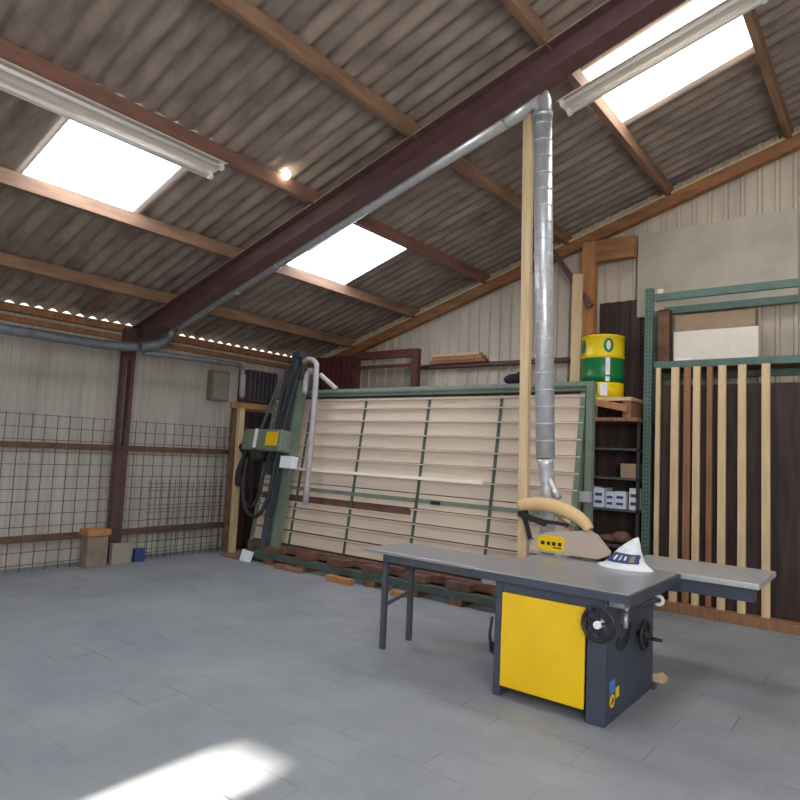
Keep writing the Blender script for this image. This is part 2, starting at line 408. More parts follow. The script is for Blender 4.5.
# ------------------------------------------------------------------ left wall things
# wire mesh
mb = MB()
zz = [.08+.152*i for i in range(13)]; yy = [2.35+.15*i for i in range(28)]
for z in zz: mb.beam((-8.38, 2.3, z), (-8.38, 6.40, z), .008, .008)
for y in yy: mb.beam((-8.37, y, .0), (-8.37, y, 1.92), .008, .008, up=(1, 0, 0))
tag(mb.build('wire_mesh', 'wire'), 'grey steel wire mesh panel leaning flat against the left wall', 'wire mesh')
mb = MB()
for z in [.05+.1*i for i in range(11)]: mb.beam((-8.30, 4.95, z), (-8.30, 6.2, z), .007, .007)
for y in [4.98+.1*i for i in range(13)]: mb.beam((-8.293, y, .0), (-8.293, y, 1.1), .007, .007, up=(1, 0, 0))
tag(mb.build('wire_mesh', 'wire'), 'smaller low wire mesh panel in front of the big one, right of the column', 'wire mesh')
# timber frame at the corner
t = thing('timber_stand', (-8.15, 6.3, 0), 'pale timber post with a brown head rail left of the panel saw', 'timber frame')
MB().box((-8.18, 6.30, 0), (-8.10, 6.39, 2.22)).build('post', 'pine', t, .003)
MB().beam((-8.17, 6.16, 2.265), (-8.06, 6.95, 2.265), .06, .085).build('head_rail', 'orange_wood', t, .003)
MB().box((-8.25, 6.24, 0), (-8.19, 6.30, 2.22)).build('back_post', 'old_wood', t, .003)
# junction box on wall
t = thing('wall_cabinet', (-8.5, 6.15, 2.3), 'beige box with dark edges high on the left wall, left of the pale post', 'box')
MB().box((-8.63, 6.03, 2.33), (-8.50, 6.36, 2.80)).build('housing', 'stub', t, .004)
MB().box((-8.50, 6.06, 2.36), (-8.485, 6.33, 2.77)).build('cover', 'box_grey', t, .003)
t = thing('wall_vent', (-8.4, 7.0, 2.3), 'dark louvred vent box high on the left wall near the corner', 'vent')
MB().box((-8.62, 6.62, 2.36), (-8.32, 7.20, 2.88)).build('housing', 'vent', t, .004)
mb = MB()
for k in range(6): mb.box((-8.32, 6.67+.085*k, 2.39), (-8.305, 6.70+.085*k, 2.85))
mb.build('louvre', 'rubber', t)
# wavy dark sheet added as a backing to darken the corner
mb = MB(); pr = []
for i in range(15): pr.append((-8.33+.03*math.sin(i*1.9), 6.44+.05*i))
prev = None
for px, py in pr:
    a = mb.bm.verts.new((px, py, .001)); c = mb.bm.verts.new((px, py, 2.2))
    if prev: mb.bm.faces.new((prev[0], a, c, prev[1])).smooth = True
    prev = (a, c)
o = mb.build('dark_backing', 'dark_sheet'); md = o.modifiers.new('thick', 'SOLIDIFY'); md.thickness = .01
tag(o, 'dark backing sheet added in the corner behind the pale post', 'dark_backing')
# timber lump and block by column
tag(MB().box((-8.35, 4.10, 0), (-8.15, 4.37, .40)).build('timber_stump', 'stub', bevel=.008), 'grey brown timber stump left of the steel column foot', 'timber block')
tag(MB().box((-8.36, 4.08, .401), (-8.13, 4.39, .48)).build('timber_block', 'orange_wood', bevel=.006), 'orange brown block lying on the grey stump', 'timber block')
tag(MB().box((-8.26, 4.45, 0), (-8.18, 4.72, .27)).build('stone_slab', 'box_grey', bevel=.006), 'pale slab on the floor right of the steel column foot', 'slab')
tag(MB().box((-8.26, 4.78, 0), (-8.18, 4.92, .18)).build('small_crate', 'blue', bevel=.006), 'small blue crate on the floor beside the pale slab', 'crate')

# ------------------------------------------------------------------ ducts
def duct(mb, pts, r, n=20): mb.tube(pts, r, n)
def rings(mb, p0, p1, r, step, tr=.004):
    p0, p1 = V(p0), V(p1); L = (p1-p0).length; d = (p1-p0)/L; k = step
    while k < L:
        c = p0+d*k; mb.tube([c-d*tr, c+d*tr], r+.003, 20); k += step
t = thing('extraction_duct', (-2.45, 5.2, .9), 'shiny spiral extraction duct rising from the saw and running along the rafter', 'duct')
top = V((-2.52, 5.1, 4.74)); bot = V((-2.475, 5.26, 1.66))
mb = MB(); duct(mb, [bot, top], .083); rings(mb, bot, top, .083, .15); mb.build('vertical_pipe', 'galv', t)
MB().tube([top-V((0, 0, .02)), top+V((0, 0, .03))], .092, 20).build('collar', 'galv', t)
s_dir = V((-1, 0, -.3)).normalized()
e1 = V((-2.72, 4.985, zp(-2.72)-.20))
mb = MB(); duct(mb, bez([top, top+V((-.005, -.0, .12)), V((-2.56, 5.06, 4.93)), e1, e1+s_dir*.12], 5), .084); mb.build('elbow', 'galv', t)
e2 = V((-7.85, 4.97, 3.27)); p1_ = e1+s_dir*.1
mb = MB(); duct(mb, [p1_, p1_+(e2-p1_)*.18, e2], [.082, .072, .066]); rings(mb, p1_, e2, .070, .8); mb.build('sloping_pipe', 'galv', t)
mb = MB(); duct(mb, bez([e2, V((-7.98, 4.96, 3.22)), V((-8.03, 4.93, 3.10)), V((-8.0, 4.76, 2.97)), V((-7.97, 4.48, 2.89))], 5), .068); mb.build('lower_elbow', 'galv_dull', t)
mb = MB(); mb.tube([bot, bot+V((0, .01, -.05)), V((-2.47, 5.32, 1.42)), V((-2.47, 5.36, .01))], [.083, .068, .064, .062], 20); mb.build('drop_pipe', 'galv', t)
mb = MB(); mb.tube([V((-2.46, 5.28, 1.50)), V((-2.335, 5.25, 1.32))], .03, 12); mb.build('branch_pipe', 'galv', t)
t = thing('wall_duct', (-7.95, 4.5, 2.8), 'wide grey duct along the top of the left wall, at the column', 'duct')
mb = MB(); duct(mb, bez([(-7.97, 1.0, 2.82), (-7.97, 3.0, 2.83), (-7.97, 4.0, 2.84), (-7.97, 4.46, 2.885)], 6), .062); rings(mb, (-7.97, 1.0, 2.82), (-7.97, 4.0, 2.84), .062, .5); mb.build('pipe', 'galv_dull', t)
t = thing('wall_pipe', (-8.02, 5.5, 2.4), 'thinner grey pipe along the left wall, bending down before the corner', 'pipe')
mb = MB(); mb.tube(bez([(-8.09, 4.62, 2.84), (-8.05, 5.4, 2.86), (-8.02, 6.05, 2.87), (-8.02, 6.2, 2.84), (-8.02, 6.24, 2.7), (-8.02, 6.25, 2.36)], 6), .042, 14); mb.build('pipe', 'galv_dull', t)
MB().tube([(-8.02, 6.24, 2.74), (-8.02, 6.25, 2.40)], .046, 14).build('down_pipe', 'pvc', t)

# wooden post beside duct
tag(MB().beam((-2.665, 5.30, 0), (-2.67, 5.12, 4.80), .085, .06, up=(0, 1, 0)).build('timber_post', 'pine', bevel=.003), 'tall pale timber post standing beside the spiral duct', 'post')

# ------------------------------------------------------------------ light fittings
def fitting(loc, d, length, label, up):
    t = thing('strip_light', loc, label, 'light fitting', 'unlit strip light fittings under the roof')
    d = V(d).normalized(); L0 = V(loc); L1 = L0+d*length; up = V(up)
    sd = d.cross(up).normalized()
    MB().beam(L0+up*.045, L1+up*.045, .10, .05, up).build('housing', 'offwhite', t, .004)
    mb = MB(); 
    for k in (-1, 1): mb.beam(L0+sd*(.105*k)+up*.03, L1+sd*(.105*k)+up*.03, .09, .008, up=up+sd*(.5*k))
    mb.build('reflector', 'offwhite', t)
    for k in (-1, 1):
        MB().tube([L0+sd*(.085*k)+d*.05, L1+sd*(.085*k)-d*.05], .018, 10).build('light_tube', 'tube', t)
        MB().beam(L0+sd*(.085*k)+d*.01, L0+sd*(.085*k)+d*.05, .04, .06, up).build('lamp_holder', 'white', t)
        MB().beam(L1+sd*(.085*k)-d*.05, L1+sd*(.085*k)-d*.01, .04, .06, up).build('lamp_holder', 'white', t)
    return t
nrm = V((-.3, 0, 1)).normalized()
fitting((-5.07, .45, zp(-5.0)-.085), (0, 1, 0), 3.05, 'long pale strip light fixed under the purlin at upper left', nrm)
t2 = fitting((-2.47, 5.42, zp(-2.47)-.12), (1, .03, .3), 1.75, 'pale strip light hung below the bright skylight at upper right', nrm)
for a in (.12, 1.5): MB().tube([V((-2.47+a*.96, 5.43, zp(-2.47+a*.96)-.06)), V((-2.47+a*.96, 5.43, zp(-2.47+a*.96)+.16))], .006, 6).build('hanger', 'wire', t2)
t = thing('light_bulb', (-4.93, 4.21, 4.42), 'small round glowing bulb under the purlin left of the rafter', 'lamp')
MB().ell((-4.93, 4.21, 4.43), (.048, .048, .05)).build('bulb', 'bulb', t)
MB().tube([(-4.93, 4.21, 4.47), (-4.955, 4.21, 4.56)], .02, 10).build('socket', 'white', t)

# ------------------------------------------------------------------ wall panel saw
LEAN = .1475
Lc = math.sqrt(1+LEAN**2)
def PP(v):
    """panel frame: x along, y outwards to the room, z up along the leaning face -> world"""
    x, o, z = v
    return V((x, 6.40+LEAN*(z-.25)-o*(1/Lc), z+o*LEAN/Lc))
ps = thing('vertical_panel_saw', (-5.1, 6.4, 0), 'large leaning green framed panel saw with beige slatted face along the back', 'panel saw')
mb = MB()
mb.box((-7.75, -.07, .25), (-2.74, -.05, 2.42), PP)
mb.build('backing', 'old_wood', ps)
mb = MB(); ml = MB()
zs = [2.36, 2.235, 2.06, 1.875, 1.69, 1.51, 1.335, 1.14]
rows = [(zs[i+1]+.012, zs[i]) for i in range(len(zs)-1)]
rows += [(.63, .775), (.465, .615), (.27, .445)]
for r, (z0, z1) in enumerate(rows):
    mb.box((-7.72, -.05, z0), (-2.76, 0, z1-.006), PP)
    if r: ml.box((-7.72, -.0, z1-.012), (-2.70, .035, z1), PP)
ml.box((-7.72, 0, 2.34), (-2.70, .03, 2.37), PP)
mb.box((-7.72, -.05, .965), (-2.76, -.004, 1.14), PP); mb.box((-4.85, -.05, .79), (-2.76, 0, .945), PP); ml.box((-4.85, 0, .94), (-2.70, .035, .952), PP); mb.box((-7.72, -.05, .79), (-4.85, 0, .865), PP); ml.box((-7.72, 0, .855), (-4.85, .03, .868), PP)
mb.build('slatted_face', 'slat', ps); ml.build('slat_ledge', 'slat', ps)
tag(MB().box((-7.0, .0, 1.312), (-3.85, .06, 1.35), PP).build('work_rest', 'ledge', ps), 'pale rest board')
tag(MB().box((-7.72, -.05, .79), (-4.86, -.03, .955), PP).build('gap_board', 'red_wood', ps), 'red brown board showing in the gap')
MB().box((-7.72, -.004, 1.035), (-2.76, .012, 1.085), PP).build('cross_rail', 'green', ps)
MB().box((-4.55, .012, 1.03), (-4.42, .035, 1.07), PP).build('stop_block', 'black', ps)
for x in (-6.93, -5.86, -4.78, -3.73):
    MB().box((x-.019, -.01, .25), (x+.019, .012, 2.40), PP).build('upright', 'green_dk', ps)
for x in (-7.74, -2.72):
    MB().box((x-.03, -.08, .1), (x+.03, .03, 2.45), PP).build('upright', 'green', ps)
MB().box((-7.78, -.06, 2.40), (-2.60, .06, 2.505), PP).build('top_beam', 'green', ps, .004)
MB().box((-7.0, .055, 2.43), (-2.62, .075, 2.455), PP).build('guide_rail', 'green_dk', ps)
t_ = MB().box((-2.66, 6.62, 0), (-2.59, 6.70, 2.48)).build('support_post', 'green', ps)
MB().box((-2.70, 6.56, 1.22), (-2.57, 6.62, 1.33)).build('stop_bracket', 'alu', t_)
# base
MB().box((-7.7, 6.28, .16), (-2.7, 6.42, .245)).build('roller_rail', 'red_wood', ps)
MB().box((-7.6, 6.10, .07), (-2.75, 6.2, .15)).build('base_beam', 'green_dk', ps)
MB().box((-7.6, 6.55, .0), (-2.75, 6.70, .2)).build('back_beam', 'old_wood', ps)
for k, x in enumerate((-7.0, -6.35, -5.75, -5.15, -4.5, -3.9, -3.3, -2.85)):
    MB().box((x-.06, 6.08, .0), (x+.10, 6.75, .07), ).build('sole_timber', 'old_wood', ps)
    MB().box((x-.16, 6.14, .155), (x+.16, 6.3, .235)).build('bearer', 'red_wood' if k % 2 else 'old_wood', ps)
# saw guide column and sawing unit
def G(v): return PP(v)
g = MB(); g.box((-7.30, .10, .0), (-7.20, .22, 3.05), PP); g.build('guide_column', 'bluegrey', ps, .004)
MB().box((-7.10, .10, .02), (-6.98, .20, 2.62), PP).build('guide_column', 'green', ps, .004)
MB().box((-7.20, .12, .0), (-7.10, .16, 2.95), PP).build('guide_web', 'green_dk', ps)
MB().box((-7.46, .14, 1.2), (-7.40, .20, 2.85), PP).build('counterweight_rail', 'bluegrey', ps)
MB().box((-7.31, .09, 2.98), (-7.12, .23, 3.07), PP).build('head_block', 'bluegrey', ps, .006)
MB().box((-7.36, .02, .0), (-6.90, .26, .12), PP).build('column_foot', 'green_dk', ps, .006)
u = MB().box((-7.88, .16, 1.52), (-7.02, .42, 1.84), PP).build('saw_unit', 'green', ps, .03)
tag(MB().box((-7.33, .421, 1.60), (-7.08, .43, 1.80), PP).build('label_plate', 'yellow', u), 'yellow plate')
MB().box((-7.60, .421, 1.56), (-7.54, .43, 1.84), PP).build('scale_strip', 'white', u)
mb = MB(); mb.tube([PP(V((-7.55, .42, 1.46))), PP(V((-7.55, .18, 1.46)))], .085, 20); mb.build('blade_cover', 'rubber', u)
mb = MB(); mb.tube([PP(V((-7.85, .3, 1.60))), PP(V((-7.96, .3, 1.55)))], .09, 16); mb.build('motor', 'rubber', u)
tag(MB().box((-7.02, .25, 1.30), (-6.76, .36, 1.47), PP).build('control_box', 'white', ps, .006), 'white control box')
# hoses
h = [(-7.02, .26, 2.95), (-7.08, .30, 2.3), (-7.12, .34, 1.5), (-7.12, .36, .95), (-7.22, .36, .66), (-7.42, .36, .58), (-7.62, .36, .72), (-7.72, .38, 1.05), (-7.70, .40, 1.4)]
MB().tube(bez([PP(V(p)) for p in h], 7), .030, 10).build('hose', 'rubber', ps)
h = [(-7.16, .28, 2.8), (-7.22, .32, 2.0), (-7.30, .36, 1.3), (-7.36, .36, .85), (-7.50, .36, .70), (-7.70, .36, .85), (-7.86, .36, 1.2), (-7.82, .36, 1.5)]
MB().tube(bez([PP(V(p)) for p in h], 7), .022, 10).build('hose', 'rubber', ps)
h = [(-7.42, .30, 2.6), (-7.55, .3, 2.1), (-7.64, .30, 1.84)]
MB().tube(bez([PP(V(p)) for p in h], 7), .022, 10).build('hose', 'bluegrey', ps)
h = [(-7.88, .3, 1.5), (-7.94, .34, 1.2), (-7.90, .34, 1.0), (-7.80, .34, 1.08)]
MB().tube(bez([PP(V(p)) for p in h], 7), .028, 10).build('hose', 'rubber', ps)
# grey plastic dust pipe hooked over the head of the guide
h = [(-6.96, .28, 2.88), (-6.82, .30, 2.90), (-6.69, .30, 2.84), (-6.64, .30, 2.70), (-6.55, .30, 2.0), (-6.42, .30, .84)]
MB().tube(bez([PP(V(p)) for p in h], 7), .042, 14).build('dust_pipe', 'pvc', ps)
h = [(-6.72, .26, 2.72), (-6.82, .26, 2.74), (-6.87, .26, 2.66), (-6.86, .26, 2.40)]
MB().tube(bez([PP(V(p)) for p in h], 7), .042, 14).build('dust_pipe', 'pvc', ps)
h = [(-6.60, .26, 2.68), (-6.48, .18, 2.58), (-6.36, .12, 2.49)]
MB().tube(bez([PP(V(p)) for p in h], 7), .035, 14).build('dust_pipe', 'pvc', ps)

# timber chocks & bits on the floor by the panel saw
for x0, x1, y, h, m, lab in ((-6.75, -6.25, 5.98, .06, 'pine_dark', 'brown timber offcut on the floor right of the saw guide foot'),
                          (-5.72, -5.30, 5.93, .075, 'orange_wood', 'orange timber block under the front of the panel saw, left of the table legs'),
                          (-4.68, -4.48, 5.93, .06, 'orange_wood', 'small orange block on the floor behind the folding legs'),
                          (-7.95, -7.55, 6.0, .035, 'pine_dark', 'flat brown board on the floor at the pale post foot')):
    tag(MB().box((x0, y, 0), (x1, y+.08, h)).build('timber_offcut', m, bevel=.005), lab, 'timber block', 'timber offcuts along the panel saw')
tag(MB().prism([(-7.52, 6.0, 0), (-7.30, 6.0, 0), (-7.30, 6.05, .13), (-7.52, 6.05, .15)], (0, .03, 0)).build('white_carton', 'white'), 'small white carton on the floor below the hoses', 'carton')

# black cloth on top beam
mb = MB(); mb.ell((-3.58, 6.76, 2.575), (.17, .07, .07)); mb.ell((-3.50, 6.765, 2.60), (.10, .06, .075))
o = mb.build('black_cloth', 'cloth_blk'); tag(o, 'crumpled black cloth lying on top of the panel saw beam', 'cloth')

# ------------------------------------------------------------------ table saw
ts = thing('table_saw', (-1.87, 4.55, 0), 'dark blue grey table saw with a yellow front door and round handwheels', 'table saw')
cab = MB()
cab.box((-2.27, 4.08, 0), (-2.215, 5.06, .785)); cab.box((-1.60, 4.08, 0), (-1.475, 5.06, .785))
cab.box((-2.215, 4.082, .70), (-1.60, 5.06, .785)); cab.box((-2.215, 4.20, .085), (-1.60, 5.06, .70))
cab.build('cabinet', 'cabinet', ts, .006)
for x in (-2.25, -1.50):
    MB().box((x-.03, 5.02, 0), (x+.045, 5.10, .03)).build('foot', 'cabinet', ts)
d = MB().box((-2.205, 4.056, .082), (-1.605, 4.08, .715)).build('door', 'yellow', ts, .008)
tag(d, 'yellow sheet metal door')
MB().box((-2.20, 4.051, .40), (-2.17, 4.056, .44)).build('latch', 'yellow', d)
top_ = MB(); top_.box((-2.44, 4.05, .795), (-1.33, 5.18, .845)); top_.box((-2.40, 4.10, .74), (-2.28, 5.1, .795)); top_.box((-1.47, 4.10, .74), (-1.37, 5.1, .795))
top_ = top_.build('tabletop', 'iron', ts, .006)
MB().box((-2.44, 4.036, .785), (-1.33, 4.05, .838)).build('front_edge', 'cabinet', top_, .003)
MB().box((-1.33, 4.05, .765), (-1.315, 5.18, .838)).build('side_edge', 'cabinet', top_, .003)
MB().box((-2.2, 5.10, .8455), (-1.6, 5.135, .8465)).build('blade_insert', 'black', top_)
# sliding table
sd = MB().box((-1.80, 5.20, .80), (-.80, 5.98, .842)).build('sliding_table', 'alu', ts, .005)
MB().box((-1.78, 5.24, .70), (-.84, 5.36, .80)).build('slide_beam', 'cabinet', sd, .004)
MB().box((-1.45, 5.18, .70), (-1.34, 5.24, .80)).build('bracket', 'cabinet', sd, .004)
# fence rail tube ending in white ring
fr = MB().tube([(-1.43, 4.60, .69), (-1.42, 4.96, .665)], .022, 12).build('fence_rail', 'cabinet', ts)
mb = MB(); mb.torus((-1.405, 4.94, .665), .029, .014, 'y'); tag(mb.build('end_ring', 'white', fr), 'white ring')
# handwheels
def wheel(c, axis, R):
    n = 'y' if axis == 'y' else 'x'
    w = MB().torus(c, R, .013, n); c = V(c)
    e = [V((1, 0, 0)), V((0, 0, 1))] if n == 'y' else [V((0, 1, 0)), V((0, 0, 1))]
    for k in range(5):
        a = .3+2*PI*k/5; w.beam(c, c+(e[0]*math.cos(a)+e[1]*math.sin(a))*R, .016, .022, up=V((0, 1, 0)) if n == 'y' else V((1, 0, 0)))
    w = w.build('handwheel', 'black', ts)
    ax = V((0, -1, 0)) if n == 'y' else V((1, 0, 0))
    tag(MB().tube([c-ax*.06, c+ax*.028], .024, 14).build('hub', 'white' if n == 'y' else 'black', w), 'pale hub' if n == 'y' else 'black hub')
    a = 1.9 if n == 'y' else -.4
    p = c+(e[0]*math.cos(a)+e[1]*math.sin(a))*R
    MB().tube([p, p+ax*.03, p+ax*.09], [.008, .014, .012], 12).build('handle', 'black', w)
wheel((-1.50, 4.01, .640), 'y', .10)
wheel((-1.425, 4.70, .46), 'x', .095)
# arc slot, lever, stickers on the right face
mb = MB()
pts = []
for i in range(13):
    a = -PI*.80+PI*.80*i/12*1.0
    pts.append((4.40+.16*math.cos(a)-.02, .56+.15*math.sin(a)))
outer = [(-1.4735, y, z) for y, z in pts]
inner = [(-1.4735, 4.40+.085*math.cos(-PI*.8+PI*.8*i/12)-.02, .56+.078*math.sin(-PI*.8+PI*.8*i/12)) for i in range(13)]
mb.prism(outer+inner[::-1], (.003, 0, 0))
mb.build('tilt_slot', 'black', ts)
lv = MB().tube([(-1.45, 4.36, .565), (-1.45, 4.365, .66)], .017, 12).build('lock_lever', 'alu', ts)
tag(lv, 'silver lever'); MB().ell((-1.45, 4.375, .685), (.016, .022, .022)).build('knob', 'alu', lv)
MB().box((-1.475, 4.30, .60), (-1.455, 4.42, .71)).build('slot_cover', 'cabinet', ts)
tag(MB().box((-1.4745, 4.16, .185), (-1.472, 4.25, .262)).build('blue_sticker', 'blue_lt', ts), 'blue sticker')
def tri(c, s): return [(-1.4745, c[0]-s, c[1]-s*.7), (-1.4745, c[0]+s, c[1]-s*.7), (-1.4745, c[0], c[1]+s)]
st = MB().lathe([(.042, 0), (.042, .003)], (-1.4745, 4.205, .135), 20, 'x').build('warning_sticker', 'yellow', ts)
mb = MB(); mb.beam((-1.471, 4.185, .115), (-1.471, 4.215, .150), .002, .012, up=(0, 1, 0)); mb.beam((-1.471, 4.205, .12), (-1.471, 4.228, .145), .002, .008, up=(0, 1, 0)); mb.build('sticker_symbol', 'black', st)
MB().box((-1.4745, 4.27, .135), (-1.472, 4.33, .20)).build('warning_sticker', 'jd_yellow', ts)
# guard, hood arm
gz = [(-2.555, .862), (-2.525, .935), (-2.47, .995), (-2.38, 1.035), (-2.01, 1.085), (-1.95, 1.06), (-1.835, .935), (-1.845, .905), (-1.95, .862)]
gd = MB(); gd.prism([(x, 5.15, z) for x, z in gz], (0, .012, 0)); gd = gd.build('blade_guard', 'acrylic', ts)
stp = MB(); stp.prism([(-2.475, 5.145, .90), (-2.475, 5.145, .975), (-2.42, 5.145, 1.005), (-2.25, 5.145, 1.005), (-2.225, 5.145, .98), (-2.23, 5.145, .885), (-2.42, 5.145, .875)], (0, .005, 0))
stp = stp.build('guard_label', 'yellow', gd)
mb = MB()
for k, (x, w) in enumerate(((-2.44, .035), (-2.385, .03), (-2.34, .035), (-2.285, .03))): mb.box((x, 5.1435, .925), (x+w, 5.145, .955))
mb.box((-2.33, 5.1435, .905), (-2.25, 5.145, .915))
mb.build('label_marks', 'black', stp)
MB().box((-2.19, 5.166, .85), (-2.15, 5.176, 1.02)).build('riving_knife', 'black', ts)
hp = bez([(-2.66, 5.16, 1.235), (-2.50, 5.16, 1.262), (-2.34, 5.16, 1.255), (-2.20, 5.16, 1.22), (-2.08, 5.16, 1.155), (-2.02, 5.16, 1.09)], 6)
nh = len(hp)
ha = MB().tube(hp, [.038+.022*math.sin(PI*min(1, .25+i/nh*.7)) for i in range(nh)], 18).build('hood_arm', 'tan', ts)
tag(ha, 'tan plastic extraction arm')
mb = MB(); mb.beam((-2.66, 5.15, 1.165), (-2.40, 5.15, 1.10), .04, .05); mb.beam((-2.60, 5.15, 1.20), (-2.60, 5.15, 1.12), .03, .05, up=(1, 0, 0)); mb.beam((-2.44, 5.15, 1.12), (-2.20, 5.15, 1.11), .03, .03); mb.beam((-2.62, 5.17, 1.15), (-2.55, 5.17, .95), .03, .03, up=(1, 0, 0))
mb.build('arm_bracket', 'black', ts)
mb = MB(); mb.beam((-2.30, 5.17, 1.15), (-2.16, 5.17, 1.07), .03, .035); mb.build('arm_link', 'pine_dark', ts)
MB().tube([(-2.30, 4.10, .52), (-2.31, 4.09, .40), (-2.30, 4.10, .28)], .012, 8).build('power_cable', 'black', ts)
MB().box((-2.31, 4.12, .26), (-2.27, 4.18, .34)).build('plug_socket', 'rubber', ts)

# outfeed table with folding legs
ot = thing('folding_table', (-3.1, 4.45, 0), 'narrow grey extension table on thin dark legs, left of the table saw', 'table')
MB().box((-3.62, 4.20, .80), (-2.446, 4.78, .825)).build('tabletop', 'iron', ot, .004)
for y in (4.22, 4.73): MB().box((-3.40, y, .74), (-2.446, y+.03, .80)).build('apron', 'bluegrey', ot, .003)
lg = MB().box((-3.48, 4.295, 0), (-3.435, 4.335, .80)).build('leg', 'bluegrey', ot, .003)
l2 = lg.copy(); C.objects.link(l2); l2.parent = ot; l2.location = (0, .365, 0)
MB().beam((-3.457, 4.315, .36), (-3.457, 4.68, .43), .025, .025).build('brace', 'bluegrey', ot)
MB().beam((-3.457, 4.315, .44), (-3.457, 4.66, .66), .012, .012).build('brace', 'bluegrey', ot)
MB().beam((-3.45, 4.68, .60), (-3.30, 4.68, .79), .02, .03).build('corner_brace', 'bluegrey', ot)

# white plastic bag on the saw
from mathutils import noise
TOP = [(-1.90, .855), (-1.84, .875), (-1.79, .925), (-1.74, .985), (-1.68, 1.035), (-1.63, 1.07), (-1.585, 1.095), (-1.57, 1.03), (-1.56, .96), (-1.535, .90), (-1.48, .862)]
def bag_pt(u, v, side):
    """u 0..1 along the outline, v 0..1 from table to outline, side -1 front / +1 back"""
    k = u*(len(TOP)-1); i = min(int(k), len(TOP)-2); f_ = k-i
    tx = TOP[i][0]*(1-f_)+TOP[i+1][0]*f_; tz = TOP[i][1]*(1-f_)+TOP[i+1][1]*f_
    bx = -1.90+.43*u
    x = bx*(1-v)+tx*v; z = .847+(tz-.847)*v
    n1 = noise.noise(V((u*5, v*4, side*3.)))*.022+noise.noise(V((u*11, v*9, side*7.)))*.012
    y = 5.03+side*(.12*math.sin(PI*min(1, max(0, u)))**.7*(1-v)**.8+.004)+n1*math.sin(PI*v)
    return V((x+n1*.5*v*(1-v)*3, y, z))
NU, NV = 26, 12
mb = MB(); gr = {}
for sd_i in (-1, 1):
    for a in range(NU+1):
        for c in range(NV+1): gr[sd_i, a, c] = mb.bm.verts.new(bag_pt(a/NU, c/NV, sd_i))
    for a in range(NU):
        for c in range(NV): mb.bm.faces.new([gr[sd_i, a, c], gr[sd_i, a+1, c], gr[sd_i, a+1, c+1], gr[sd_i, a, c+1]])
for a in range(NU): mb.bm.faces.new([gr[-1, a, NV], gr[-1, a+1, NV], gr[1, a+1, NV], gr[1, a, NV]]); mb.bm.faces.new([gr[-1, a, 0], gr[-1, a+1, 0], gr[1, a+1, 0], gr[1, a, 0]])
pbag = mb.build('plastic_bag', 'paper_bag'); tag(pbag, 'crumpled white bag with a dark blue printed band lying on the saw table', 'bag')
def bag_band(name, m_, u0, u1, v0, v1, off):
    mb = MB(); gr = {}; n, k = 16, 6
    for a in range(n+1):
        for c in range(k+1):
            u = u0+(u1-u0)*a/n; k_ = u*(len(TOP)-1); i_ = min(int(k_), len(TOP)-2); tz = TOP[i_][1]+(TOP[i_+1][1]-TOP[i_][1])*(k_-i_)
            v = min(.9, (v0+(v1-v0)*c/k-.847)/(tz-.847))
            gr[a, c] = mb.bm.verts.new(bag_pt(u, v, -1)+V((.0, -off, off*.3)))
    for a in range(n):
        for c in range(k): mb.bm.faces.new([gr[a, c], gr[a+1, c], gr[a+1, c+1], gr[a, c+1]])
    return mb.build(name, m_, pbag)
band_ = bag_band('printed_band', 'blue', .18, .80, .893, .962, .006)
bag_band('print_mark', 'box_blue', .34, .38, .912, .945, .009); bag_band('print_mark', 'box_blue', .43, .46, .912, .945, .009)
bag_band('print_mark', 'carton', .62, .70, .905, .950, .009); bag_band('print_mark', 'white', .52, .56, .915, .942, .009)

# offcut by the saw
mb = MB(); mb.prism([(-1.52, 5.22, 0), (-1.445, 5.21, 0), (-1.435, 5.21, .04), (-1.48, 5.215, .065), (-1.525, 5.22, .05)], (.015, .06, 0))
tag(mb.build('timber_offcut', 'pine'), 'small pale offcut on the floor behind the table saw foot', 'timber block')

# ------------------------------------------------------------------ green pallet rack with boards
pr_ = thing('pallet_rack', (-1.6, 8.1, 0), 'green perforated pallet rack against the gable at right', 'rack')
def upright(x, y, h):
    mb = MB(); mb.box((x-.045, y-.035, 0), (x+.045, y-.03, h)); mb.box((x-.045, y-.03, 0), (x-.038, y+.03, h)); mb.box((x+.038, y-.03, 0), (x+.045, y+.03, h))
    o = mb.build('upright', 'rack_green', pr_)
    mb = MB(); z = .1
    while z < h-.05:
        for k in (-1, 1): mb.box((x+k*.018-.007, y-.0365, z), (x+k*.018+.007, y-.0345, z+.018))
        z += .05
    o2 = mb.build('perforation', 'black', o); o2['kind'] = 'stuff'
for y, h in ((7.95, 3.80), (8.35, 3.60)):
    upright(-2.415, y, h); upright(-.56, y, h)
for z, d in ((2.80, .085), (3.63, .09)):
    MB().box((-2.35, 7.92, z), (-.60, 7.97, z+d)).build('beam', 'rack_green', pr_, .004)
    MB().box((-2.35, 8.33, z-.08), (-.60, 8.38, z+d-.08)).build('beam', 'rack_green', pr_, .004)
MB().box((-2.35, 7.975, 2.80), (-.60, 8.33, 2.84)).build('deck', 'old_wood', pr_)
tag(MB().box((-2.34, 8.05, 2.842), (-2.21, 8.20, 3.55)).build('timber_post', 'old_wood', bevel=.004), 'dark brown timber standing on the rack shelf', 'timber')
tag(MB().box((-2.16, 8.06, 2.842), (-1.25, 8.26, 3.26)).build('white_carton', 'offwhite', bevel=.006), 'big pale box on the upper shelf of the green rack', 'box')
tag(MB().box((-2.15, 8.07, 3.262), (-1.28, 8.25, 3.46)).build('brown_carton', 'carton', bevel=.006), 'brown carton stacked on the big pale box', 'box')
tag(MB().box((-2.32, 7.93, 3.722), (-2.25, 7.965, 3.78)).build('white_jar', 'offwhite', bevel=.01), 'small pale jar on the top beam of the green rack', 'jar')
tag(MB().box((-2.10, 7.93, 2.887), (-1.92, 7.965, 2.91)).build('white_strip', 'white'), 'white strip lying on the lower green rack beam', 'strip')
